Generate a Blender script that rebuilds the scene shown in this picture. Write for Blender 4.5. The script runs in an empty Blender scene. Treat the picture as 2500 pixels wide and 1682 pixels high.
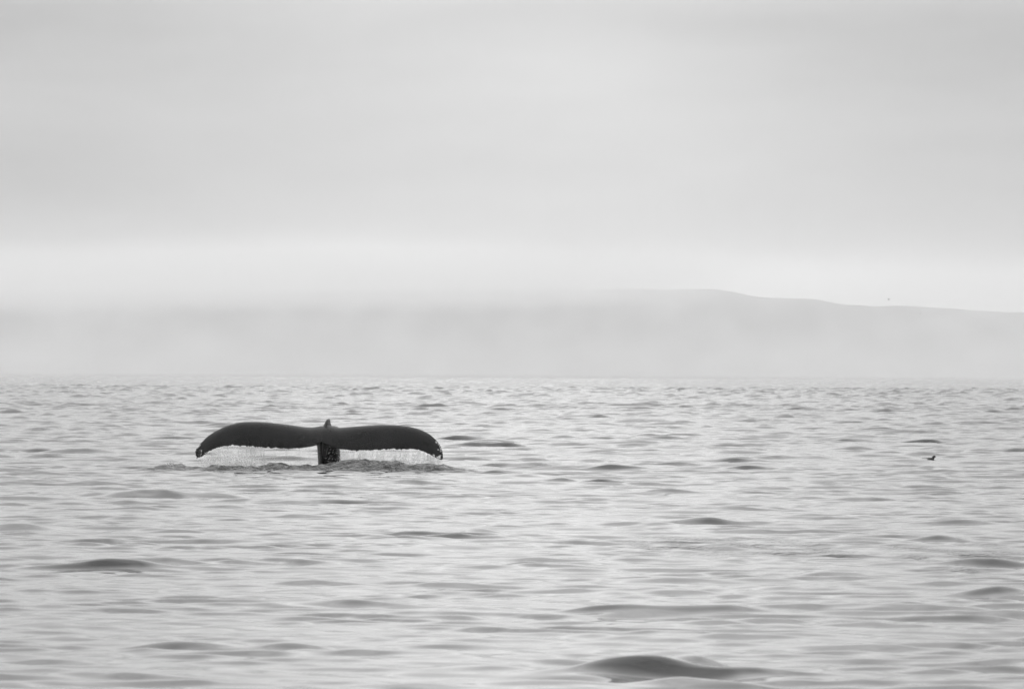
import bpy, bmesh, math, random
import numpy as np
from mathutils import Vector, Matrix

sc = bpy.context.scene
C = sc.collection
rng = np.random.default_rng(11)
random.seed(5)

# ------------------------------------------------------------------ camera
W0, H0 = 2500.0, 1682.0            # photograph pixels, used to lay things out
FPX = 13889.0                      # focal length in those pixels (200 mm)
HOR = 905.0                        # eye-level row
CAMZ = 1.73
ROLL = math.radians(0.25)
cam_d = bpy.data.cameras.new('camera')
cam_d.sensor_width = 36.0
cam_d.lens = 200.0
cam_d.clip_start = 1.0
cam_d.clip_end = 60000.0
cam_d.dof.use_dof = True
cam_d.dof.focus_distance = 100.0
cam_d.dof.aperture_fstop = 11.0
cam = bpy.data.objects.new('camera', cam_d)
C.objects.link(cam)
tilt = math.atan((HOR - H0 / 2) / FPX)
cam.matrix_world = (Matrix.Translation((0, 0, CAMZ)) @ Matrix.Rotation(math.pi / 2 + tilt, 4, 'X')
                    @ Matrix.Rotation(ROLL, 4, 'Z'))
sc.camera = cam
CAMM = cam.matrix_world.copy()
CR = np.array(CAMM.to_3x3())


def at(px, py, Y):
    """world point on the plane y = Y seen at that photograph pixel"""
    d = CR @ np.array([(px - W0 / 2) / FPX, (H0 / 2 - py) / FPX, -1.0])
    t = Y / d[1]
    return np.array([d[0] * t, Y, CAMZ + d[2] * t])


def on_sea(px, py, z=0.0):
    d = CR @ np.array([(px - W0 / 2) / FPX, (H0 / 2 - py) / FPX, -1.0])
    t = (z - CAMZ) / d[2]
    return np.array([d[0] * t, d[1] * t, z])


# ------------------------------------------------------------------ world (overcast sky)
wd = bpy.data.worlds.new('World')
sc.world = wd
wd.use_nodes = True
nt = wd.node_tree
nt.nodes.clear()


def N(tree, typ, **kw):
    n = tree.nodes.new(typ)
    for k, v in kw.items():
        setattr(n, k, v)
    return n


def L(tree, a, b):
    tree.links.new(a, b)


def math_node(tree, op, a, b=None, c=None, clamp=False):
    n = N(tree, 'ShaderNodeMath', operation=op)
    n.use_clamp = clamp
    for i, v in enumerate((a, b, c)):
        if v is None:
            continue
        if isinstance(v, (int, float)):
            n.inputs[i].default_value = v
        else:
            L(tree, v, n.inputs[i])
    return n.outputs[0]


SUN_EL, SUN_AZ = math.radians(68), math.radians(20)
tc = N(nt, 'ShaderNodeTexCoord')
nrm = N(nt, 'ShaderNodeVectorMath', operation='NORMALIZE')
L(nt, tc.outputs['Generated'], nrm.inputs[0])
sep = N(nt, 'ShaderNodeSeparateXYZ')
L(nt, nrm.outputs[0], sep.inputs[0])
zc = math_node(nt, 'MAXIMUM', sep.outputs[2], 0.0)
el = math_node(nt, 'ARCSINE', zc)
az = math_node(nt, 'ARCTAN2', sep.outputs[0], sep.outputs[1])
# cloud layers low over the horizon: linear radiance against elevation (radians)
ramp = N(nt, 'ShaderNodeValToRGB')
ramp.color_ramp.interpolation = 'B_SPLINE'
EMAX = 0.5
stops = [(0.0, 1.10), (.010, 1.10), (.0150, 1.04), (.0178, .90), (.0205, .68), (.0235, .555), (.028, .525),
         (.036, .545), (.046, .565), (.056, .525), (.065, .50), (.082, .78), (.11, 1.22), (.16, 1.46), (.26, 1.5), (.5, 1.5)]  # upper stops, above the view, raised to light the sea and haze
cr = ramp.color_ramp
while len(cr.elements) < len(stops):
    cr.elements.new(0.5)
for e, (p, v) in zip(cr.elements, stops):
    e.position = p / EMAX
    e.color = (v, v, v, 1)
# the layer edges undulate with azimuth
comb = N(nt, 'ShaderNodeCombineXYZ')
L(nt, math_node(nt, 'MULTIPLY', az, 9.0), comb.inputs[0])
L(nt, math_node(nt, 'MULTIPLY', el, 34.0), comb.inputs[1])
n1 = N(nt, 'ShaderNodeTexNoise')
n1.inputs['Scale'].default_value = 1.0
n1.inputs['Detail'].default_value = 3.0
n1.inputs['Roughness'].default_value = 0.42
L(nt, comb.outputs[0], n1.inputs['Vector'])
warp = math_node(nt, 'MULTIPLY', math_node(nt, 'SUBTRACT', n1.outputs[0], 0.5), 0.016)
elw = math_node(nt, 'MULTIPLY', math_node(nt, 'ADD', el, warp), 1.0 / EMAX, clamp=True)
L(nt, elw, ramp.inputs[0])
comb2 = N(nt, 'ShaderNodeCombineXYZ')
L(nt, math_node(nt, 'MULTIPLY', az, 14.0), comb2.inputs[0])
L(nt, math_node(nt, 'MULTIPLY', el, 60.0), comb2.inputs[1])
comb2.inputs[2].default_value = 3.7
n2 = N(nt, 'ShaderNodeTexNoise')
n2.inputs['Scale'].default_value = 1.0
n2.inputs['Detail'].default_value = 4.0
n2.inputs['Roughness'].default_value = 0.5
L(nt, comb2.outputs[0], n2.inputs['Vector'])
# broad light and dark stretches painted into the cloud to imitate vignetting
wave = math_node(nt, 'COSINE', math_node(nt, 'MULTIPLY', math_node(nt, 'SUBTRACT', az, 0.002), 34.0))
mod = math_node(nt, 'ADD', math_node(nt, 'MULTIPLY', wave, 0.14),
                math_node(nt, 'MULTIPLY_ADD', n2.outputs[0], 0.36, 0.77))
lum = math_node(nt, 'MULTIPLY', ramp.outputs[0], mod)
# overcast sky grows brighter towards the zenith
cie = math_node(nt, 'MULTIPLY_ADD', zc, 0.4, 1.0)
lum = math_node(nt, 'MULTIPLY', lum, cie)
sky = N(nt, 'ShaderNodeTexSky', sky_type='NISHITA')
sky.sun_disc = False
sky.sun_elevation = SUN_EL
sky.sun_rotation = SUN_AZ
sky.dust_density = 4.0
bw = N(nt, 'ShaderNodeRGBToBW')
L(nt, sky.outputs[0], bw.inputs[0])
# a little of the clear-sky light filters through the cloud
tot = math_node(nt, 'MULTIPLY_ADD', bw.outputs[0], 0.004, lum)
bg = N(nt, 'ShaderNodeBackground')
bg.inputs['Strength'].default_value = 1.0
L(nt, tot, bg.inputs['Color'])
wo = N(nt, 'ShaderNodeOutputWorld')
L(nt, bg.outputs[0], wo.inputs['Surface'])
wd.cycles.sampling_method = 'MANUAL'
wd.cycles.sample_map_resolution = 1024

sun_d = bpy.data.lights.new('sun', 'SUN')
sun_d.energy = 0.5
sun_d.angle = math.radians(90)
sun_d.color = (1.0, 0.995, 0.99)
sun = bpy.data.objects.new('sun', sun_d)
C.objects.link(sun)
sd = Vector((math.sin(SUN_AZ) * math.cos(SUN_EL), math.cos(SUN_AZ) * math.cos(SUN_EL), math.sin(SUN_EL)))
sun.rotation_euler = sd.to_track_quat('Z', 'Y').to_euler()

sc.view_settings.view_transform = 'Standard'
sc.view_settings.look = 'None'
sc.view_settings.exposure = 0.24
sc.view_settings.gamma = 1.0
sc.render.engine = 'CYCLES'
sc.cycles.use_denoising = True
sc.cycles.max_bounces = 10
sc.cycles.volume_bounces = 8
sc.cycles.transparent_max_bounces = 12
sc.cycles.volume_max_steps = 400


# ------------------------------------------------------------------ helpers
def new_mat(name, base, rough, spec=0.5, ior=1.45):
    m = bpy.data.materials.new(name)
    m.use_nodes = True
    b = m.node_tree.nodes['Principled BSDF']
    b.inputs['Base Color'].default_value = (base, base, base, 1)
    b.inputs['Roughness'].default_value = rough
    b.inputs['IOR'].default_value = ior
    b.inputs['Specular IOR Level'].default_value = spec
    return m, m.node_tree, b


def mesh_from(name, co, faces_v, nper, mat, smooth=True):
    me = bpy.data.meshes.new(name)
    co = np.asarray(co, dtype=np.float32)
    faces_v = np.asarray(faces_v, dtype=np.int32).ravel()
    nf = len(faces_v) // nper
    me.vertices.add(len(co))
    me.vertices.foreach_set('co', co.ravel())
    me.loops.add(len(faces_v))
    me.loops.foreach_set('vertex_index', faces_v)
    me.polygons.add(nf)
    me.polygons.foreach_set('loop_start', np.arange(nf, dtype=np.int32) * nper)
    me.polygons.foreach_set('loop_total', np.full(nf, nper, dtype=np.int32))
    me.polygons.foreach_set('use_smooth', np.full(nf, smooth, dtype=bool))
    me.update(calc_edges=True)
    me.materials.append(mat)
    return me


def link(name, me, parent=None, **props):
    o = bpy.data.objects.new(name, me)
    C.objects.link(o)
    if parent:
        o.parent = parent
    for k, v in props.items():
        o[k] = v
    return o


def noise_sum(x, y, lmin, lmax, n, rg, spread=math.pi, p=1.0):
    """smooth random field, a sum of sines of random direction"""
    out = np.zeros_like(x)
    for i in range(n):
        lam = math.exp(rg.uniform(math.log(lmin), math.log(lmax)))
        th = rg.normal(0, spread) if spread < 2 else rg.uniform(0, 2 * math.pi)
        k = 2 * math.pi / lam
        out += (lam / lmax) ** p * np.sin(k * (x * math.sin(th) + y * math.cos(th)) + rg.uniform(0, 6.283))
    return out / math.sqrt(n / 2)


# ------------------------------------------------------------------ sea
def bands(a, b, step):
    n = max(1, int(round((b - a) / step)))
    return np.linspace(a, b, n, endpoint=False)


side = np.array([.125, .14, .17, .22, .3, .45, .7, 1.1, 2.0])


def block(rows_, half, ncol):
    u = np.concatenate([-side[::-1], np.linspace(-half, half, ncol), side])
    x = np.maximum(rows_, 12.0)[:, None] * u[None, :]
    x[rows_ < 12] = u[None, :] * 300.0
    return x, np.repeat(rows_[:, None], len(u), axis=1)


ys_near = np.concatenate([
    np.array([-400, -200, -100, -50, -20, 0, 10, 18, 23]),
    bands(26, 60, .045), bands(60, 95, .07), bands(95, 101.5, .035), bands(101.5, 150, .12), np.array([150.0])])
ys_far = np.concatenate([
    bands(149.6, 300, .21), bands(300, 600, .48), bands(600, 1300, 1.3), bands(1300, 3000, 12),
    np.array([3000, 3300, 4000, 6000, 9000, 14000])])


def sea_block(ys, half, ncol):
    X, Y = block(ys, half, ncol)
    Z = np.zeros_like(X)
    DX = np.zeros_like(X)
    DY = np.zeros_like(X)
    rg = np.random.default_rng(99)
    # slow envelopes that make groups of steeper wavelets with calm water between them
    env = 0.72 + 0.5 * noise_sum(X, Y, 1.6, 6, 12, rg, p=.3)
    env2 = 0.72 + 0.5 * noise_sum(X, Y, 6, 25, 10, rg, p=.3)
    env = np.clip(env, .2, 1.8) ** 1.4
    env0 = np.clip(.95 + .3 * noise_sum(X, Y, 1.2, 5, 12, rg, p=.3), .5, 1.5)
    env2 = np.clip(env2, .15, 1.9)
    far_b = .85 * np.clip((Y - 150) / 300, 0, 1)
    near_b = .80 + .80 * np.clip((Y - 50) / 70, 0, 1)
    NW = 140
    for i in range(NW):
        f = i / (NW - 1)
        lam = 0.22 * (6.0 / 0.22) ** f * math.exp(rg.normal(0, .04))
        k = 2 * math.pi / lam
        th = rg.normal(0.10, 0.52 if lam < .9 else 0.36)
        # steepness budget over wavelength
        s = 0.0140 * math.exp(-((math.log(lam / 1.05)) / 0.7) ** 2) + 0.0185 * math.exp(-((math.log(lam / 0.42)) / 0.5) ** 2) + .001
        A = s / k
        e = env0 if lam < .7 else env if lam < 3 else env2
        if lam > .75:
            A = A * near_b
        ph = k * (X * math.sin(th) + Y * math.cos(th)) + rg.uniform(0, 6.283)
        Ae = A * e * (1 + far_b * (1 if lam > 1.2 else .5))
        sn = np.sin(ph)
        Z += Ae * np.cos(ph)
        DX -= Ae * math.sin(th) * sn * 0.9
        DY -= Ae * math.cos(th) * sn * 0.9

    wob = noise_sum(X, Y, .35, 2.0, 14, rg, p=.6)
    wob2 = noise_sum(X, Y, .5, 2.5, 14, rg, p=.6)
    # single larger wavelets one can pick out: pixel of the crest, half width, height (pixels), skew
    for (px, py, hw, hp) in [
            (1540, 1610, 80, 38), (1690, 1606, 60, 36), (1850, 1634, 130, 17),
            (1560, 1486, 120, 16), (1740, 1482, 90, 22), (1900, 1496, 110, 12), (480, 1560, 100, 24),
            (310, 1370, 80, 20), (190, 1376, 120, 13), (1160, 1287, 30, 20), (1050, 1298, 120, 10),
            (290, 1222, 70, 10), (1705, 1265, 60, 16), (2335, 1266, 60, 14), (2285, 1306, 50, 16),
            (2370, 1362, 95, 20), (2460, 1434, 100, 22), (720, 1462, 45, 10),
            (500, 1231, 70, 10), (1640, 1195, 50, 12), (1130, 1207, 60, 9)]:
        b = on_sea(px, py + hp)
        A = hp * b[1] / FPX * .9
        wx = hw * 1.35 * b[1] / FPX
        sy = A / (0.50 if hp >= 34 else 0.42)
        rr = (np.abs(ys - b[1]) < 8 * sy + 2)
        xx = X[rr] - b[0] - 0.15 * (Y[rr] - b[1])
        yy = Y[rr] - b[1] - 0.9 * sy
        xx = xx + .25 * wx * wob[rr]
        yy = yy + .45 * sy * wob2[rr]
        g = (np.exp(-(xx / wx) ** 2) * .75 + .25 * np.exp(-(xx / (2.2 * wx)) ** 2)) * np.exp(-np.where(yy < 0, (yy / sy) ** 2, (yy / (2.6 * sy)) ** 2))
        Z[rr] += A * g

    # broken, churned water where the tail has come up
    prof = [(330, 1153), (365, 1149), (385, 1141), (402, 1135), (415, 1131), (440, 1135), (470, 1144), (490, 1145),
            (520, 1141), (560, 1140), (600, 1144), (650, 1136), (680, 1133), (710, 1139), (750, 1141), (775, 1138),
            (800, 1133), (840, 1129), (885, 1125), (915, 1128), (940, 1133), (975, 1137), (1010, 1138), (1060, 1139),
            (1095, 1142), (1130, 1147), (1165, 1152)]
    CY = 98.4
    pw = np.array([at(a, b, CY) for a, b in prof])
    rows = (ys > 94) & (ys < 103)
    xr, yr = X[rows], Y[rows]
    crest = np.interp(xr, pw[:, 0], pw[:, 2], left=0, right=0)
    edge = np.clip((xr - pw[0, 0]) / .3, 0, 1) * np.clip((pw[-1, 0] - xr) / .3, 0, 1)
    fy = yr - CY - 0.10 * noise_sum(xr, yr, .6, 2.0, 10, rg)
    shape = np.where(fy < 0, np.exp(-(np.abs(fy) / 0.30) ** 2.2), np.exp(-(fy / 1.3) ** 2))
    lowz = Z[rows] * (1 - .75 * shape * edge)
    turb = noise_sum(xr, yr, .16, .8, 46, rg, p=.9)
    spike = noise_sum(xr, yr, .10, .3, 30, rg, p=.6)
    tm = np.clip(np.exp(-((yr - CY + .55) / 1.05) ** 4) * edge, 0, 1)
    Z[rows] = lowz + (1.06 * np.maximum(crest, 0) + .006) * shape * edge + tm * (0.026 * turb + 0.014 * spike)
    DX[rows] *= (1 - tm)
    DY[rows] *= (1 - tm)

    # wake of the swimming bird
    bx, by = BIRD[0], BIRD[1]
    rows = (ys > by - 8) & (ys < by + 6)
    xr, yr = X[rows], Y[rows]
    back = np.clip(bx + .05 - xr, 0, 3)
    arm = np.abs(yr - by) - back * .33
    wk = np.exp(-(arm / .09) ** 2) * np.clip(back / .15, 0, 1) * np.exp(-back / .9)
    near = np.exp(-((xr - bx + .2) / 1.0) ** 2 - ((yr - by + .8) / 2.4) ** 2)
    Z[rows] = Z[rows] * (1 - .92 * near) + .03 * wk
    # fade of the steep detail far out and close in
    fin = np.clip((ys - 20) / 6, 0, 1)
    Z *= fin[:, None]
    DX *= fin[:, None]
    DY *= fin[:, None]

    ripple = np.zeros_like(X)
    for (px, py, hw, dy, amt) in [(1740, 1330, 190, 3.2, 1.0), (1900, 1342, 150, 2.2, .8), (2300, 1352, 110, 2.6, 1.0), (2440, 1347, 60, 2.2, .8),
                                  (2330, 1395, 60, 1.2, .8), (1330, 1137, 40, 4, .6), (660, 1237, 60, 2, .3)]:
        b = on_sea(px, py)
        wx = hw * b[1] / FPX
        ripple = np.maximum(ripple, amt * np.exp(-((X - b[0]) / wx) ** 4 - ((Y - b[1]) / dy) ** 4))
    ripple *= np.clip(.5 + .8 * noise_sum(X, Y, .5, 2.2, 16, rg, p=.3), 0, 1)
    churn = np.zeros_like(X)
    rows = (ys > 94) & (ys < 103)
    churn[rows] = tm

    nr, nc = X.shape
    co = np.stack([X + DX, Y + DY, Z], axis=-1).reshape(-1, 3)
    idx = np.arange(nr * nc, dtype=np.int32).reshape(nr, nc)
    quads = np.stack([idx[:-1, :-1], idx[:-1, 1:], idx[1:, 1:], idx[1:, :-1]], axis=-1).reshape(-1, 4)
    return co, quads, ripple.ravel(), churn.ravel(), (ys, X, Z)


BIRD = on_sea(2279, 1121.5)
nb = sea_block(ys_near, .115, 300)
fb = sea_block(ys_far, .102, 400)
ys, X, Z = nb[4]
co = np.concatenate([nb[0], fb[0]])
quads = np.concatenate([nb[1], fb[1] + len(nb[0])])
ripple = np.concatenate([nb[2], fb[2]])
churn = np.concatenate([nb[3], fb[3]])

m_sea, t, b = new_mat('sea_water', 0.012, 0.06, 0.5, 1.333)
b.inputs['Base Color'].default_value = (.014, .0142, .0142, 1)
geo = N(t, 'ShaderNodeNewGeometry')
at_r = N(t, 'ShaderNodeAttribute', attribute_name='ripple')
at_c = N(t, 'ShaderNodeAttribute', attribute_name='churn')
mp = N(t, 'ShaderNodeMapping')
mp.inputs['Scale'].default_value = (1.0, 1.6, 0.0)
L(t, geo.outputs['Position'], mp.inputs['Vector'])


def sea_noise(scale, detail, rough):
    n = N(t, 'ShaderNodeTexNoise')
    n.inputs['Scale'].default_value = scale
    n.inputs['Detail'].default_value = detail
    n.inputs['Roughness'].default_value = rough
    L(t, mp.outputs[0], n.inputs['Vector'])
    return n.outputs[0]


h0 = math_node(t, 'MULTIPLY', sea_noise(5.0, 2, .5), 0.002)           # faint wind texture, metres
h1 = math_node(t, 'MULTIPLY', sea_noise(11.0, 2, .5), math_node(t, 'MULTIPLY', at_r.outputs['Fac'], 0.055))
h2 = math_node(t, 'MULTIPLY', sea_noise(14.0, 4, .6), math_node(t, 'MULTIPLY', at_c.outputs['Fac'], 0.08))
hh = math_node(t, 'ADD', h0, math_node(t, 'ADD', h1, h2))
bump = N(t, 'ShaderNodeBump')
bump.inputs['Strength'].default_value = 1.0
bump.inputs['Distance'].default_value = 1.0
L(t, hh, bump.inputs['Height'])
L(t, bump.outputs[0], b.inputs['Normal'])
me = mesh_from('sea', co, quads, 4, m_sea)
for nm, arr in (('ripple', ripple), ('churn', churn)):
    a = me.attributes.new(nm, 'FLOAT', 'POINT')
    a.data.foreach_set('value', arr.astype(np.float32).ravel())
link('sea', me, kind='structure', label='calm grey sea with low smooth wavelets')
sea_z = lambda x, y: float(Z[np.abs(ys - y).argmin(), np.abs(X[np.abs(ys - y).argmin()] - x).argmin()])

# ------------------------------------------------------------------ headland behind the mist
m_hill, t, b = new_mat('headland_rock', 0.08, 0.95, 0.2)
n = N(t, 'ShaderNodeTexNoise')
n.inputs['Scale'].default_value = 0.04
n.inputs['Detail'].default_value = 6
r = N(t, 'ShaderNodeValToRGB')
r.color_ramp.elements[0].color = (.03, .03, .03, 1)
r.color_ramp.elements[0].position = .38
r.color_ramp.elements[1].color = (.24, .24, .24, 1)
r.color_ramp.elements[1].position = .7
g_ = N(t, 'ShaderNodeNewGeometry')
mp_ = N(t, 'ShaderNodeMapping')
mp_.inputs['Scale'].default_value = (1.0, .12, 1.3)
L(t, g_.outputs['Position'], mp_.inputs['Vector'])
L(t, mp_.outputs[0], n.inputs['Vector'])
L(t, n.outputs[0], r.inputs[0])
L(t, r.outputs[0], b.inputs['Base Color'])
RY = 3120.0
ridge_px = [(-2500, 640), (-1200, 668), (0, 716), (700, 712), (1300, 706), (1740, 707), (1790, 713), (1830, 721), (1890, 727), (1930, 730),
            (1990, 733), (2030, 739), (2055, 745), (2200, 748), (2300, 753), (2400, 759), (2440, 762), (2500, 764),
            (2700, 775), (3100, 800), (3700, 850), (4300, 915)]
rw = np.array([at(a, c, RY) for a, c in ridge_px])
gx = np.linspace(rw[0, 0], rw[-1, 0], 420)
gv = np.concatenate([np.linspace(0, 1, 26), np.array([1.15, 1.4, 1.8, 2.5])])
GX, GV = np.meshgrid(gx, gv)
HZ = np.interp(GX, rw[:, 0], rw[:, 2])
rh = np.random.default_rng(4)
gull = noise_sum(GX, GV * 40, 30, 160, 24, rh, p=.7)
GY = 2880 + 240 * GV + 22 * gull * np.sin(np.clip(GV, 0, 1) * math.pi)
GZ = HZ * np.where(GV <= 1, np.sin(np.clip(GV, 0, 1) * math.pi / 2) ** .8, 1 - .12 * (GV - 1)) + .5 * noise_sum(GX, GV * 90, 14, 60, 20, rh) * np.clip(GV, .1, 1)
GZ[0] = -2
co = np.stack([GX, GY, GZ], -1).reshape(-1, 3)
idx = np.arange(GX.size, dtype=np.int32).reshape(GX.shape)
quads = np.stack([idx[:-1, :-1], idx[:-1, 1:], idx[1:, 1:], idx[1:, :-1]], -1).reshape(-1, 4)
link('headland', mesh_from('headland', co, quads, 4, m_hill), kind='structure',
     label='long low headland half lost in mist behind the sea')
HILL_TOP = float(GZ.max())

# ------------------------------------------------------------------ whale tail
WY = 100.0
tl = [(486, 1116), (479, 1109), (477.8, 1100.6), (483, 1092.5), (487.3, 1084), (497, 1073.7), (510, 1062), (528, 1051), (546, 1042),
      (562, 1036), (582, 1031), (603, 1029.4), (627, 1029.2), (652, 1030.5), (676, 1033), (701, 1036), (725, 1039.5),
      (746, 1042.4), (763, 1043), (777, 1041), (792, 1039)]
tr = [(792, 1039), (807, 1039), (817, 1041.6), (828, 1044), (841, 1043), (866, 1041), (890, 1039), (923, 1037), (947, 1036.6), (972, 1037.5),
      (996, 1040.3), (1017, 1045), (1037, 1052.5), (1053, 1062), (1066, 1074.6), (1076, 1087.6), (1081, 1100.6),
      (1082, 1110), (1081, 1118), (1078, 1123)]
bl = [(486, 1116), (489, 1117.5), (494, 1114.5), (503, 1107), (515, 1100), (528, 1092.5), (544, 1089), (564, 1087), (587, 1088), (611, 1089.5),
      (644, 1092.5), (676, 1094), (717, 1095.4), (741, 1093.3), (763, 1089.6), (777, 1084.3), (785, 1079)]
br = [(785, 1079), (792, 1083.5), (809, 1090), (825, 1095), (841, 1097.7), (861, 1099.8), (877, 1100.3), (907, 1099), (939, 1096.6), (972, 1096),
      (1004, 1096), (1021, 1098.7), (1040, 1104.7), (1056, 1113), (1070, 1120.5), (1078, 1123)]


def resample(pts, n, outward_first):
    p = np.array(pts, float)
    d = np.concatenate([[0], np.cumsum(np.hypot(*np.diff(p, axis=0).T))])
    d /= d[-1]
    s = np.linspace(0, 1, n)
    s = 1 - (1 - s) ** 1.25 if not outward_first else s ** 1.25 if False else s
    return np.stack([np.interp(s, d, p[:, 0]), np.interp(s, d, p[:, 1])], -1)


def smooth(a, it=3):
    for _ in range(it):
        b_ = a.copy()
        b_[1:-1] = .25 * a[:-2] + .5 * a[1:-1] + .25 * a[2:]
        a = b_
    return a


NH = 150
top = smooth(np.concatenate([resample(tl, NH, True), resample(tr, NH, True)[1:]]), 4)
bot = np.concatenate([smooth(resample(bl, NH, True), 3), smooth(resample(br, NH, True), 3)[1:]])
NT = len(top)
span = np.abs(np.linspace(-1, 1, NT))              # 0 at the notch, 1 at the tips
rs = np.random.default_rng(8)
jag = np.repeat(rs.normal(0, 1, NT // 3 + 1), 3)[:NT] * .9 + rs.normal(0, .6, NT)
jag = .85 * jag + rs.normal(0, .5, NT)
jag *= np.clip((span - .12) * 4, 0, 1) * np.clip((1 - span) * 8, 0, 1)
chord = 1.0 - .82 * span ** 2.2                     # depth of the fluke front to back
M = 22
rings = []
for i in range(NT):
    c = chord[i]
    yc = WY + .22 * c + .10 * span[i] ** 2        # crest
    yt = WY - .30 * c + .05 * span[i]              # trailing edge, nearest the camera
    P0 = at(top[i, 0], top[i, 1], yc)
    P1 = at(bot[i, 0], bot[i, 1], yt)
    yl = yc + .34 * c + .02
    drop = .17 * c + .02
    xl = P0[0] * .985 + .015 * at(790, 1040, yc)[0]
    up = []
    for s in np.linspace(0, 1, 8, endpoint=False):
        a = s * math.pi / 2                         # leading edge up over the crest
        up.append(np.array([xl + (P0[0] - xl) * s, yl - (yl - yc) * math.sin(a), P0[2] - drop * math.cos(a) ** 1.5]))
    for s in np.linspace(0, 1, M - 8):
        # down the back of the fluke towards the viewer: rounded at the crest, then nearly straight
        zz = P0[2] + (P1[2] - P0[2]) * (s ** 2.4)
        zz -= jag[i] / 138.9 * max(0, (s - .86) / .14)
        up.append(np.array([P0[0] + (P1[0] - P0[0]) * s, yc + (yt - yc) * s, zz]))
    up = np.array(up)
    th = (.20 * (1 - span[i]) ** 1.2 + .045)
    lo = []
    tang = np.gradient(up[:, 1:], axis=0)
    tang /= np.maximum(np.linalg.norm(tang, axis=1, keepdims=True), 1e-6)
    nrmv = np.stack([-tang[:, 1], tang[:, 0]], -1)   # turned into the flesh
    nrmv = np.where((nrmv[:, 1:] > 0), -nrmv, nrmv)
    for j in range(M):
        f = j / (M - 1)
        thick = th * (math.sin(math.pi * min(1, f * 1.02 + .02) ** .6) ** .8 if f < 1 else 0) * .9 + .010
        q = up[j].copy()
        q[1:] += nrmv[j] * thick
        lo.append(q)
    rings.append(np.concatenate([up, np.array(lo)[::-1]]))
rings = np.array(rings)
# under-surface never shows below the trailing edge: lift any point that hangs lower
for i in range(NT):
    zmin = rings[i, M - 1, 2]
    rings[i, :, 2] = np.maximum(rings[i, :, 2], zmin - .004)
bmw = bmesh.new()


def loft(bm, rings):
    vs = [[bm.verts.new(p) for p in r] for r in rings]
    n = len(vs[0])
    for a, c in zip(vs[:-1], vs[1:]):
        for j in range(n):
            bm.faces.new((a[j], a[(j + 1) % n], c[(j + 1) % n], c[j]))
    bm.faces.new(list(reversed(vs[0])))
    bm.faces.new(vs[-1])


loft(bmw, rings)
# tail stock rising out of the water behind the flukes
ped = []
xc_b, xc_t = at(806, 1135, WY + .9)[0], at(799, 1060, WY + .4)[0]
for s in np.linspace(0, 1, 14):
    z = -.8 + (.70 + .8) * s
    f = np.clip(z / .70, -1.2, 1)
    cx = xc_b + (xc_t - xc_b) * np.clip(f, 0, 1)
    cyy = WY + .72 - .40 * f - .05 * max(0, f) ** 3
    hx = .192 + .012 * (1 - f) + (.06 * max(0, f - .6))
    hy = .26 + .10 * (1 - f)
    ring = []
    for k in range(36):
        a = 2 * math.pi * k / 36
        ca, sa = math.cos(a), math.sin(a)
        e = .62
        xx = math.copysign(abs(ca) ** e, ca) * hx
        yy = math.copysign(abs(sa) ** .95, sa) * hy
        # a raised fold runs down the left side of the stock, a groove beside it
        fold = .030 * math.exp(-((xx + .115) / .035) ** 2) - .040 * math.exp(-((xx + .055) / .03) ** 2)
        if sa < 0:
            yy -= fold
        ring.append((cx + xx, cyy + yy, z + .18 * yy * max(0, f)))
    ped.append(ring)
loft(bmw, ped)
# keel along the top of the tail stock, seen end on
keel = []
for s in np.linspace(0, 1, 15):
    y = WY + .92 - .98 * s
    zc_ = {0: 0}
    hgt = np.interp(s, [0, .25, .45, .58, .70, .80, .90, 1], [.50, .75, .86, .872, .858, .815, .745, .64])
    hw = np.interp(s, [0, .3, .6, .8, 1], [.06, .052, .042, .038, .02])
    kx = at(800, 1040, y)[0] + np.interp(s, [.55, .8, 1], [0, -.035, -.06])
    ring = []
    for k in range(12):
        a = math.pi * k / 11
        ring.append((kx + math.cos(a) * hw * (1.0 if k not in (0, 11) else 1.5) + .02 * math.sin(a), y, hgt - .12 * (1 - math.sin(a) ** .6)))
    ring.append((kx - hw * 1.6, y, hgt - .45))
    ring.append((kx + hw * 1.6, y, hgt - .45))
    keel.append(ring)
loft(bmw, keel)
bmesh.ops.recalc_face_normals(bmw, faces=bmw.faces)
me = bpy.data.meshes.new('whale')
bmw.to_mesh(me)
bmw.free()

m_skin, t, b = new_mat('whale_skin', 0.012, 0.30, 0.14, 1.34)
g_ = N(t, 'ShaderNodeNewGeometry')
n = N(t, 'ShaderNodeTexNoise')
n.inputs['Scale'].default_value = 3.0
n.inputs['Detail'].default_value = 6
L(t, g_.outputs['Position'], n.inputs['Vector'])
r = N(t, 'ShaderNodeValToRGB')
r.color_ramp.elements[0].color = (.003, .003, .0031, 1)
r.color_ramp.elements[0].position = .3
r.color_ramp.elements[1].color = (.011, .011, .0112, 1)
r.color_ramp.elements[1].position = .75
L(t, n.outputs[0], r.inputs[0])
ms = N(t, 'ShaderNodeMapping')
ms.inputs['Rotation'].default_value = (0, .7, .2)
ms.inputs['Scale'].default_value = (1.2, 1.2, 26)
L(t, g_.outputs['Position'], ms.inputs['Vector'])
ns = N(t, 'ShaderNodeTexNoise')
ns.inputs['Scale'].default_value = 2.2
ns.inputs['Detail'].default_value = 2
L(t, ms.outputs[0], ns.inputs['Vector'])
rs_ = N(t, 'ShaderNodeValToRGB')
rs_.color_ramp.elements[0].position = .70
rs_.color_ramp.elements[0].color = (0, 0, 0, 1)
rs_.color_ramp.elements[1].position = .76
rs_.color_ramp.elements[1].color = (.03, .03, .03, 1)
L(t, ns.outputs[0], rs_.inputs[0])
ad = N(t, 'ShaderNodeMix', data_type='RGBA', blend_type='ADD')
ad.inputs[0].default_value = 1.0
L(t, r.outputs[0], ad.inputs[6])
L(t, rs_.outputs[0], ad.inputs[7])
L(t, ad.outputs[2], b.inputs['Base Color'])
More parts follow.
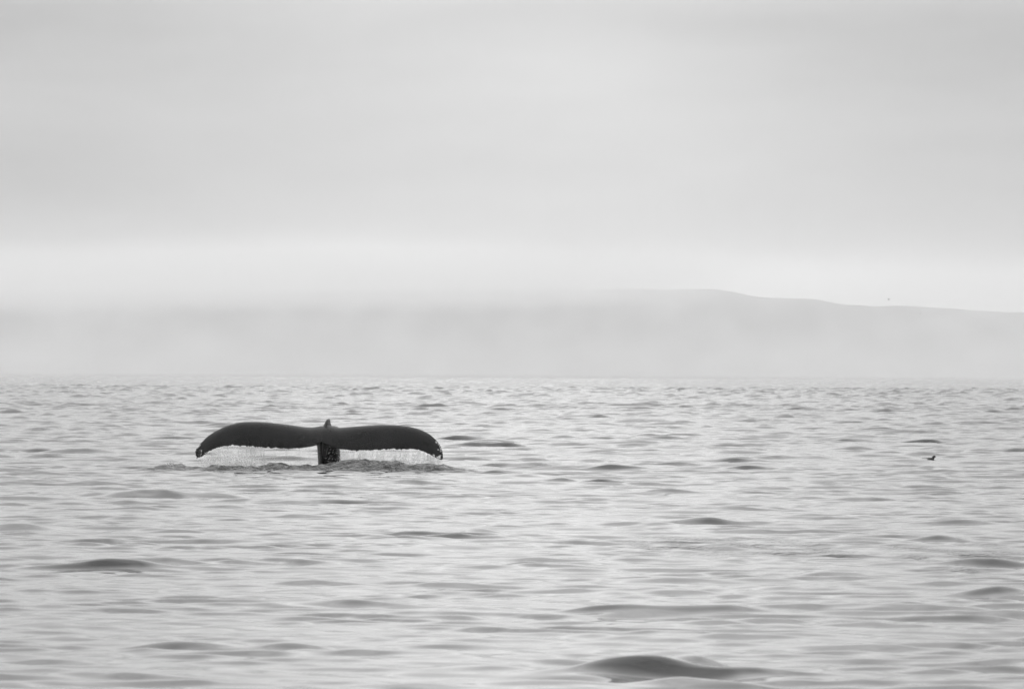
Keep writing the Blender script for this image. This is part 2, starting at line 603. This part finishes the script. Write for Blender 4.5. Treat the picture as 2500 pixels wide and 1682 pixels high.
rr2 = N(t, 'ShaderNodeMapRange')
rr2.inputs[3].default_value = .16
rr2.inputs[4].default_value = .46
L(t, n.outputs[0], rr2.inputs[0])
L(t, rr2.outputs[0], b.inputs['Roughness'])
n2_ = N(t, 'ShaderNodeTexNoise')
n2_.inputs['Scale'].default_value = 55.0
n2_.inputs['Detail'].default_value = 3
L(t, g_.outputs['Position'], n2_.inputs['Vector'])
bp = N(t, 'ShaderNodeBump')
bp.inputs['Distance'].default_value = .012
bp.inputs['Strength'].default_value = 1.0
L(t, n2_.outputs[0], bp.inputs['Height'])
L(t, bp.outputs[0], b.inputs['Normal'])
me.materials.append(m_skin)
whale = link('whale', me, label='black whale tail with broad drooping flukes raised dripping above the sea', category='whale')
rm = whale.modifiers.new('remesh', 'REMESH')
rm.mode = 'VOXEL'
rm.voxel_size = .0095
rm.use_smooth_shade = True
sm = whale.modifiers.new('smooth', 'SMOOTH')
sm.iterations = 3
sm.factor = .5
dg = bpy.context.evaluated_depsgraph_get()
ev = whale.evaluated_get(dg)
me2 = bpy.data.meshes.new_from_object(ev)
whale.modifiers.clear()
whale.data = me2
me2.name = 'whale'
if not me2.materials:
    me2.materials.append(m_skin)
me2.polygons.foreach_set('use_smooth', np.ones(len(me2.polygons), bool))

# ---- barnacles on the fluke tips
m_barn, t, b = new_mat('barnacle_shell', 0.42, 0.7, 0.3)
m_stalk, t, b = new_mat('barnacle_stalk', 0.02, 0.5, 0.4)


def barnacle_mesh(name, mat):
    bm = bmesh.new()
    prof_ = [(1.0, 0), (.92, .25), (.7, .55), (.45, .72), (.36, .70), (.30, .45)]
    rr_ = []
    for rad, z in prof_:
        rr_.append([bm.verts.new((rad * (1 + .12 * (k % 2)) * math.cos(k * math.pi / 4), rad * (1 + .12 * (k % 2)) * math.sin(k * math.pi / 4), z)) for k in range(8)])
    for a, c in zip(rr_[:-1], rr_[1:]):
        for k in range(8):
            bm.faces.new((a[k], a[(k + 1) % 8], c[(k + 1) % 8], c[k]))
    bm.faces.new(rr_[-1])
    bm.faces.new(list(reversed(rr_[0])))
    me_ = bpy.data.meshes.new(name)
    bm.to_mesh(me_)
    bm.free()
    me_.materials.append(mat)
    return me_


bm_light = barnacle_mesh('barnacle', m_barn)
bm_dark = barnacle_mesh('barnacle_dark', m_stalk)
from mathutils.bvhtree import BVHTree
bvh = BVHTree.FromPolygons([v.co[:] for v in me2.vertices], [p.vertices[:] for p in me2.polygons])


def stick(px, py, size, mesh):
    d = Vector(at(px, py, 1.0)) - Vector((0, 0, CAMZ))
    hit, nn, _, _ = bvh.ray_cast(Vector((0, 0, CAMZ)), d.normalized())
    if hit is None:
        hit, nn, _, _ = bvh.find_nearest(Vector(at(px, py, WY)))
    o = link('barnacle', mesh, whale)
    o.location = hit
    o.rotation_euler = nn.to_track_quat('Z', 'Y').to_euler()
    o.scale = (size, size, size * .8)
    return o


for (px, py, s_) in [(1065, 1080, .022), (1070, 1085, .014), (1074, 1090, .016), (1076, 1096, .022), (1079, 1093, .014), (1078, 1101, .014),
                     (1075, 1102, .012), (1072, 1116.5, .030), (1074, 1114, .022), (1068, 1117, .020), (1071, 1119, .014),
                     (1058, 1110.5, .014), (1060, 1112, .018), (486, 1090, .014), (489, 1087, .014),
                     (491, 1101, .020), (489, 1103, .012), (1079.5, 1106, .012)]:
    stick(px, py, s_, bm_light)
for (px, py, s_) in [(479, 1099, .040), (481, 1104, .036), (478, 1107, .028), (484, 1110, .034), (482, 1097, .03)]:
    stick(px, py, s_, bm_dark)


def stalk(pts, r0):
    bm = bmesh.new()
    rr_ = []
    for i, p in enumerate(pts):
        q = at(p[0], p[1], WY + .12)
        rad = r0 * (1 - .35 * math.sin(i / (len(pts) - 1) * math.pi)) * (1.25 if i == len(pts) - 1 else 1)
        rr_.append([bm.verts.new((q[0] + rad * math.cos(k * math.pi / 3), q[1] + rad * math.sin(k * math.pi / 3), q[2])) for k in range(6)])
    for a, c in zip(rr_[:-1], rr_[1:]):
        for k in range(6):
            bm.faces.new((a[k], a[(k + 1) % 6], c[(k + 1) % 6], c[k]))
    bm.faces.new(rr_[-1])
    bm.faces.new(list(reversed(rr_[0])))
    bmesh.ops.recalc_face_normals(bm, faces=bm.faces)
    me_ = bpy.data.meshes.new('stalked_barnacle')
    bm.to_mesh(me_)
    bm.free()
    me_.materials.append(m_stalk)
    link('stalked_barnacle', me_, whale)


stalk([(482, 1104), (481.2, 1110), (481, 1115), (481, 1119)], .010)
stalk([(480, 1103), (479, 1108), (478.5, 1113)], .008)
stalk([(485, 1108), (484.5, 1113), (485, 1117)], .009)

# ------------------------------------------------------------------ water running off the flukes
m_drop, t, b = new_mat('falling_water', 0.92, 0.25, 0.5, 1.33)
tl_ = N(t, 'ShaderNodeBsdfTranslucent')
tl_.inputs['Color'].default_value = (.95, .95, .95, 1)
mx = N(t, 'ShaderNodeMixShader')
mx.inputs[0].default_value = .5
L(t, b.outputs[0], mx.inputs[1])
L(t, tl_.outputs[0], mx.inputs[2])
L(t, mx.outputs[0], t.nodes['Material Output'].inputs['Surface'])
rd = np.random.default_rng(77)
drops = []      # x, y, z, radius, stretch


def trail_at(u):
    """point of the trailing edge, u in 0..1 along the span"""
    f = u * (NT - 1)
    i = int(f)
    i = min(i, NT - 2)
    return rings[i, M - 1] * (1 - (f - i)) + rings[i + 1, M - 1] * (f - i)


strand_w = np.clip(rd.gamma(1.1, 1.0, 400), .05, 4)


def curtain(u0, u1, n, dens, zpow=1.0):
    strands = rd.uniform(u0, u1, n)
    for u in strands:
        p = trail_at(u)
        zb = -.03
        ln = p[2] - zb
        w = dens(u)
        m = rd.poisson(w * strand_w[int(u * 399)])
        for _ in range(m):
            f = rd.random() ** zpow
            z = p[2] - .005 - ln * f
            sp = .006 + .05 * f
            drops.append((p[0] + rd.normal(0, sp * .6), p[1] + rd.normal(0, sp * 1.6), z,
                          abs(rd.normal(.0026, .0014)) * (.5 + .7 * f) + .0014, 1.3 + 2.4 * f * rd.random()))


def ufind(px):
    return float(np.abs(bot[:, 0] - px).argmin()) / (NT - 1)


curtain(ufind(505), ufind(650), 260, lambda u: 12)
curtain(ufind(650), ufind(770), 40, lambda u: 6)
curtain(ufind(828), ufind(1020), 420, lambda u: 12)
curtain(ufind(1020), ufind(1078), 130, lambda u: 17)
curtain(ufind(795), ufind(830), 10, lambda u: 4)
# thin unbroken strings of water
for (a_, c_, n_) in ((510, 640, 30), (640, 768, 12), (832, 1020, 44), (1020, 1076, 16)):
    for _ in range(n_):
        p = trail_at(ufind(rd.uniform(a_, c_)))
        z = p[2] + .004
        rad = rd.uniform(.0022, .0045)
        for k in range(rd.integers(2, 7)):
            ln_ = rd.uniform(.02, .07)
            if z - ln_ < .0:
                break
            drops.append((p[0] + rd.normal(0, .002), p[1], z - ln_ / 2, rad, ln_ / 2 / rad))
            z -= ln_ * rd.uniform(.9, 1.5)
            rad *= .85
# spray thrown up where the water lands


def splash(px0, px1, n, hgt, y0, py_w=1142):
    for _ in range(n):
        px = rd.uniform(px0, px1)
        p = at(px, py_w, y0)
        z = max(0, abs(rd.normal(0, hgt)))
        drops.append((p[0] + rd.normal(0, .03), y0 + rd.normal(0, .22), z, abs(rd.normal(.0042, .002)) + .0015, 1.0))


splash(490, 640, 1900, .10, 99.7)
splash(535, 610, 1100, .13, 99.7)
splash(640, 760, 600, .05, 99.7)
splash(835, 1085, 2800, .05, 99.7)
splash(1000, 1085, 350, .10, 99.7)
for (px, py, n, sdx, sdz) in [(535, 1143, 260, .10, .03), (560, 1146, 160, .1, .02), (415, 1133, 40, .05, .02), (575, 1148, 120, .07, .012),
                              (600, 1144, 200, .2, .03)]:
    p = at(px, py, 98.6)
    for _ in range(n):
        drops.append((p[0] + rd.normal(0, sdx), 98.6 + rd.normal(0, .15), p[2] + rd.normal(0, sdz), abs(rd.normal(.0045, .002)) + .002, 1))
# beads flying off the tail stock
for _ in range(60):
    px = rd.uniform(793, 834)
    py = rd.uniform(1090, 1136)
    q = at(px, py, 100.02)
    drops.append((q[0], 100.02 + rd.normal(0, .08), q[2], abs(rd.normal(.003, .0015)) + .002, 1.2))
D = np.array(drops)
base = np.array([[1, 0, 0], [-1, 0, 0], [0, 1, 0], [0, -1, 0], [0, 0, 1], [0, 0, -1]], float)
V = D[:, None, :3] + base[None] * D[:, 3, None, None] * np.stack([np.ones(len(D)), np.ones(len(D)), D[:, 4]], -1)[:, None, :]
tri = np.array([[0, 2, 4], [2, 1, 4], [1, 3, 4], [3, 0, 4], [2, 0, 5], [1, 2, 5], [3, 1, 5], [0, 3, 5]])
F = (np.arange(len(D))[:, None, None] * 6 + tri[None]).reshape(-1, 3)
link('falling_water', mesh_from('falling_water', V.reshape(-1, 3), F, 3, m_drop), kind='stuff',
     label='curtain of drops and spray falling from the whale flukes')
print('drops', len(D))

# ------------------------------------------------------------------ swimming bird
m_feather, t, b = new_mat('dark_feathers', 0.02, 0.55, 0.4)
g_ = N(t, 'ShaderNodeNewGeometry')
n = N(t, 'ShaderNodeTexNoise')
n.inputs['Scale'].default_value = 40
L(t, g_.outputs['Position'], n.inputs['Vector'])
r = N(t, 'ShaderNodeValToRGB')
r.color_ramp.elements[0].color = (.010, .010, .010, 1)
r.color_ramp.elements[0].position = .45
r.color_ramp.elements[1].color = (.05, .05, .05, 1)
r.color_ramp.elements[1].position = .75
L(t, n.outputs[0], r.inputs[0])
L(t, r.outputs[0], b.inputs['Base Color'])
m_beak, t, b = new_mat('beak_horn', 0.03, 0.4, 0.5)
m_eye, t, b = new_mat('pale_eye', 0.5, 0.2, 0.5)


def tube_mesh(name, path, mat, nseg=16, sub=1):
    """path: (x, y, z, half width across, half height) per section; sections face along the path"""
    bm = bmesh.new()
    rings_ = []
    P = np.array([p[:3] for p in path], float)
    T = np.gradient(P, axis=0)
    for p, tg in zip(path, T):
        tg = Vector(tg).normalized()
        sidev = Vector((0, 1, 0))
        upv = sidev.cross(tg).normalized() * -1
        ring = []
        for k in range(nseg):
            a = 2 * math.pi * k / nseg
            ring.append(bm.verts.new(Vector(p[:3]) + sidev * math.cos(a) * p[3] + upv * math.sin(a) * p[4]))
        rings_.append(ring)
    for a, c in zip(rings_[:-1], rings_[1:]):
        for k in range(nseg):
            bm.faces.new((a[k], a[(k + 1) % nseg], c[(k + 1) % nseg], c[k]))
    bm.faces.new(list(reversed(rings_[0])))
    bm.faces.new(rings_[-1])
    bmesh.ops.recalc_face_normals(bm, faces=bm.faces)
    for f in bm.faces:
        f.smooth = True
    me_ = bpy.data.meshes.new(name)
    bm.to_mesh(me_)
    bm.free()
    me_.materials.append(mat)
    return me_


bird = bpy.data.objects.new('seabird', None)
C.objects.link(bird)
bird.location = (BIRD[0], BIRD[1], sea_z(BIRD[0], BIRD[1]) + .008)
bird['label'] = 'small dark seabird swimming low in the water right of the whale'
bird['category'] = 'bird'
bird['group'] = 'seabirds'
bird.scale = (.78, .78, .68)
# tail, low back, neck, head: one continuous body (x to the right, head at x = 0)
body = [(-.30, 0, .014, .006, .004), (-.25, 0, .010, .035, .010), (-.19, 0, .004, .060, .022), (-.12, 0, -.002, .070, .034),
        (-.06, 0, -.006, .066, .038), (-.022, 0, .004, .052, .036), (-.006, 0, .026, .040, .036), (.000, 0, .045, .038, .036),
        (.008, 0, .064, .038, .034), (.022, 0, .072, .036, .031), (.040, 0, .060, .026, .023), (.048, 0, .051, .010, .010)]
link('body', tube_mesh('bird_body', body, m_feather), bird)
link('beak', tube_mesh('bird_beak', [(.044, 0, .053, .010, .010), (.056, 0, .045, .007, .007), (.068, 0, .036, .002, .002)], m_beak, 8), bird)
for sgn in (-1, 1):
    bm = bmesh.new()
    bmesh.ops.create_icosphere(bm, subdivisions=1, radius=.005)
    me_ = bpy.data.meshes.new('bird_eye')
    bm.to_mesh(me_)
    bm.free()
    me_.materials.append(m_eye)
    e = link('eye', me_, bird)
    e.location = (.026, sgn * .027, .069)

# ------------------------------------------------------------------ birds in the air
m_fly, t, b = new_mat('grey_feathers', 0.06, 0.7, 0.3)


def flying_bird(px, py, dist_, size, up, bank, label):
    p = at(px, py, dist_)
    o = bpy.data.objects.new('flying_bird', None)
    C.objects.link(o)
    o.location = p
    o.rotation_euler = (0, bank, .5)
    o['label'] = label
    o['category'] = 'bird'
    o['group'] = 'seabirds'
    s = size
    link('body', tube_mesh('flying_bird_body', [(-.30 * s, 0, 0, .01 * s, .005 * s), (-.2 * s, 0, 0, .04 * s, .03 * s), (-.05 * s, 0, 0, .07 * s, .06 * s), (.1 * s, 0, .01 * s, .06 * s, .055 * s),
                                               (.18 * s, 0, .02 * s, .04 * s, .04 * s), (.24 * s, 0, .02 * s, .035 * s, .035 * s), (.29 * s, 0, .01 * s, .01 * s, .01 * s)], m_fly, 10), o)
    for sg in (-1, 1):
        bm = bmesh.new()
        st = [(0, .13, -.10, 0, .022), (.22, .14, -.09, .5, .016), (.42, .10, -.09, .8, .012), (.60, .0, -.07, .95, .006)]
        rr_ = []
        for (d, f0, f1, rise, thk) in st:
            z = rise * up * .5
            rr_.append([bm.verts.new((f0 * s, sg * d * s, z * s)), bm.verts.new(((f0 + f1) / 2 * s, sg * d * s, (z + thk) * s)),
                        bm.verts.new((f1 * s, sg * d * s, z * s)), bm.verts.new(((f0 + f1) / 2 * s, sg * d * s, (z - thk) * s))])
        for a, c in zip(rr_[:-1], rr_[1:]):
            for k in range(4):
                bm.faces.new((a[k], a[(k + 1) % 4], c[(k + 1) % 4], c[k]))
        bm.faces.new(rr_[-1])
        bm.faces.new(list(reversed(rr_[0])))
        bmesh.ops.recalc_face_normals(bm, faces=bm.faces)
        me_ = bpy.data.meshes.new('flying_bird_wing')
        bm.to_mesh(me_)
        bm.free()
        me_.materials.append(m_fly)
        link('wing', me_, o)
    return o


flying_bird(2169, 732, 900, .48, .9, .5, 'tiny grey bird flying in the pale sky just above the headland')
flying_bird(2247, 767, 1100, .45, .7, -.2, 'tiny grey bird flying in front of the misty headland')

# ------------------------------------------------------------------ air
m_haze = bpy.data.materials.new('sea_haze')
m_haze.use_nodes = True
t = m_haze.node_tree
t.nodes.clear()
pv = N(t, 'ShaderNodeVolumePrincipled')
pv.inputs['Color'].default_value = (.995, .995, .995, 1)
pv.inputs['Density'].default_value = 0.00017
pv.inputs['Anisotropy'].default_value = 0.65
om = N(t, 'ShaderNodeOutputMaterial')
L(t, pv.outputs[0], om.inputs['Volume'])
bm = bmesh.new()
bmesh.ops.create_cube(bm, size=1.0)
TOP = max(HILL_TOP + 4, 72)
for v in bm.verts:
    v.co = Vector((v.co.x * 36000, v.co.y * 32000 + 6000, (v.co.z + .5) * (TOP + 3.5) - 3.5))
me = bpy.data.meshes.new('haze')
bm.to_mesh(me)
bm.free()
me.materials.append(m_haze)
link('haze', me, kind='stuff', label='pale sea haze in the air')

# low cloud lying on the headland and the mist under it
m_cl = bpy.data.materials.new('low_cloud')
m_cl.use_nodes = True
t = m_cl.node_tree
t.nodes.clear()
g_ = N(t, 'ShaderNodeNewGeometry')
sp = N(t, 'ShaderNodeSeparateXYZ')
L(t, g_.outputs['Position'], sp.inputs[0])
nz = N(t, 'ShaderNodeTexNoise')
nz.inputs['Scale'].default_value = 0.012
nz.inputs['Detail'].default_value = 3
L(t, g_.outputs['Position'], nz.inputs['Vector'])
wob = math_node(t, 'MULTIPLY', math_node(t, 'SUBTRACT', nz.outputs[0], .5), 6.0)
zz = math_node(t, 'ADD', sp.outputs[2], wob)


def ramp01(v, a, c):
    m_ = N(t, 'ShaderNodeMapRange', interpolation_type='SMOOTHSTEP')
    L(t, v, m_.inputs[0])
    m_.inputs[1].default_value = a
    m_.inputs[2].default_value = c
    return m_.outputs[0]


zrel = math_node(t, 'MULTIPLY_ADD', sp.outputs[0], -.012, zz)      # cloud base rises to the right
cb = math_node(t, 'MULTIPLY', ramp01(zrel, 29, 46), ramp01(sp.outputs[0], 125, 10))
cb = math_node(t, 'MULTIPLY', cb, ramp01(sp.outputs[1], 2500, 2650))
cb = math_node(t, 'MULTIPLY', cb, ramp01(sp.outputs[2], 64, 42))
mist = math_node(t, 'MULTIPLY', ramp01(sp.outputs[1], 600, 2000), ramp01(zz, 62, 34))
low = math_node(t, 'MULTIPLY', ramp01(sp.outputs[1], 700, 1700), ramp01(sp.outputs[2], 20, 0))
mist = math_node(t, 'MULTIPLY_ADD', low, .75, mist)
dens = math_node(t, 'ADD', math_node(t, 'MULTIPLY', cb, .014), math_node(t, 'MULTIPLY', mist, .00072))
pv = N(t, 'ShaderNodeVolumePrincipled')
pv.inputs['Color'].default_value = (.99, .99, .99, 1)
pv.inputs['Anisotropy'].default_value = 0.65
L(t, dens, pv.inputs['Density'])
om = N(t, 'ShaderNodeOutputMaterial')
L(t, pv.outputs[0], om.inputs['Volume'])
bm = bmesh.new()
bmesh.ops.create_cube(bm, size=1.0)
for v in bm.verts:
    v.co = Vector((v.co.x * 7000, v.co.y * 2360 + 1680, (v.co.z + .5) * 70 - .5))
me = bpy.data.meshes.new('low_cloud')
bm.to_mesh(me)
bm.free()
me.materials.append(m_cl)
m_cl.cycles.volume_step_rate = 1.2
link('low_cloud', me, kind='stuff', label='low cloud and mist lying along the headland')
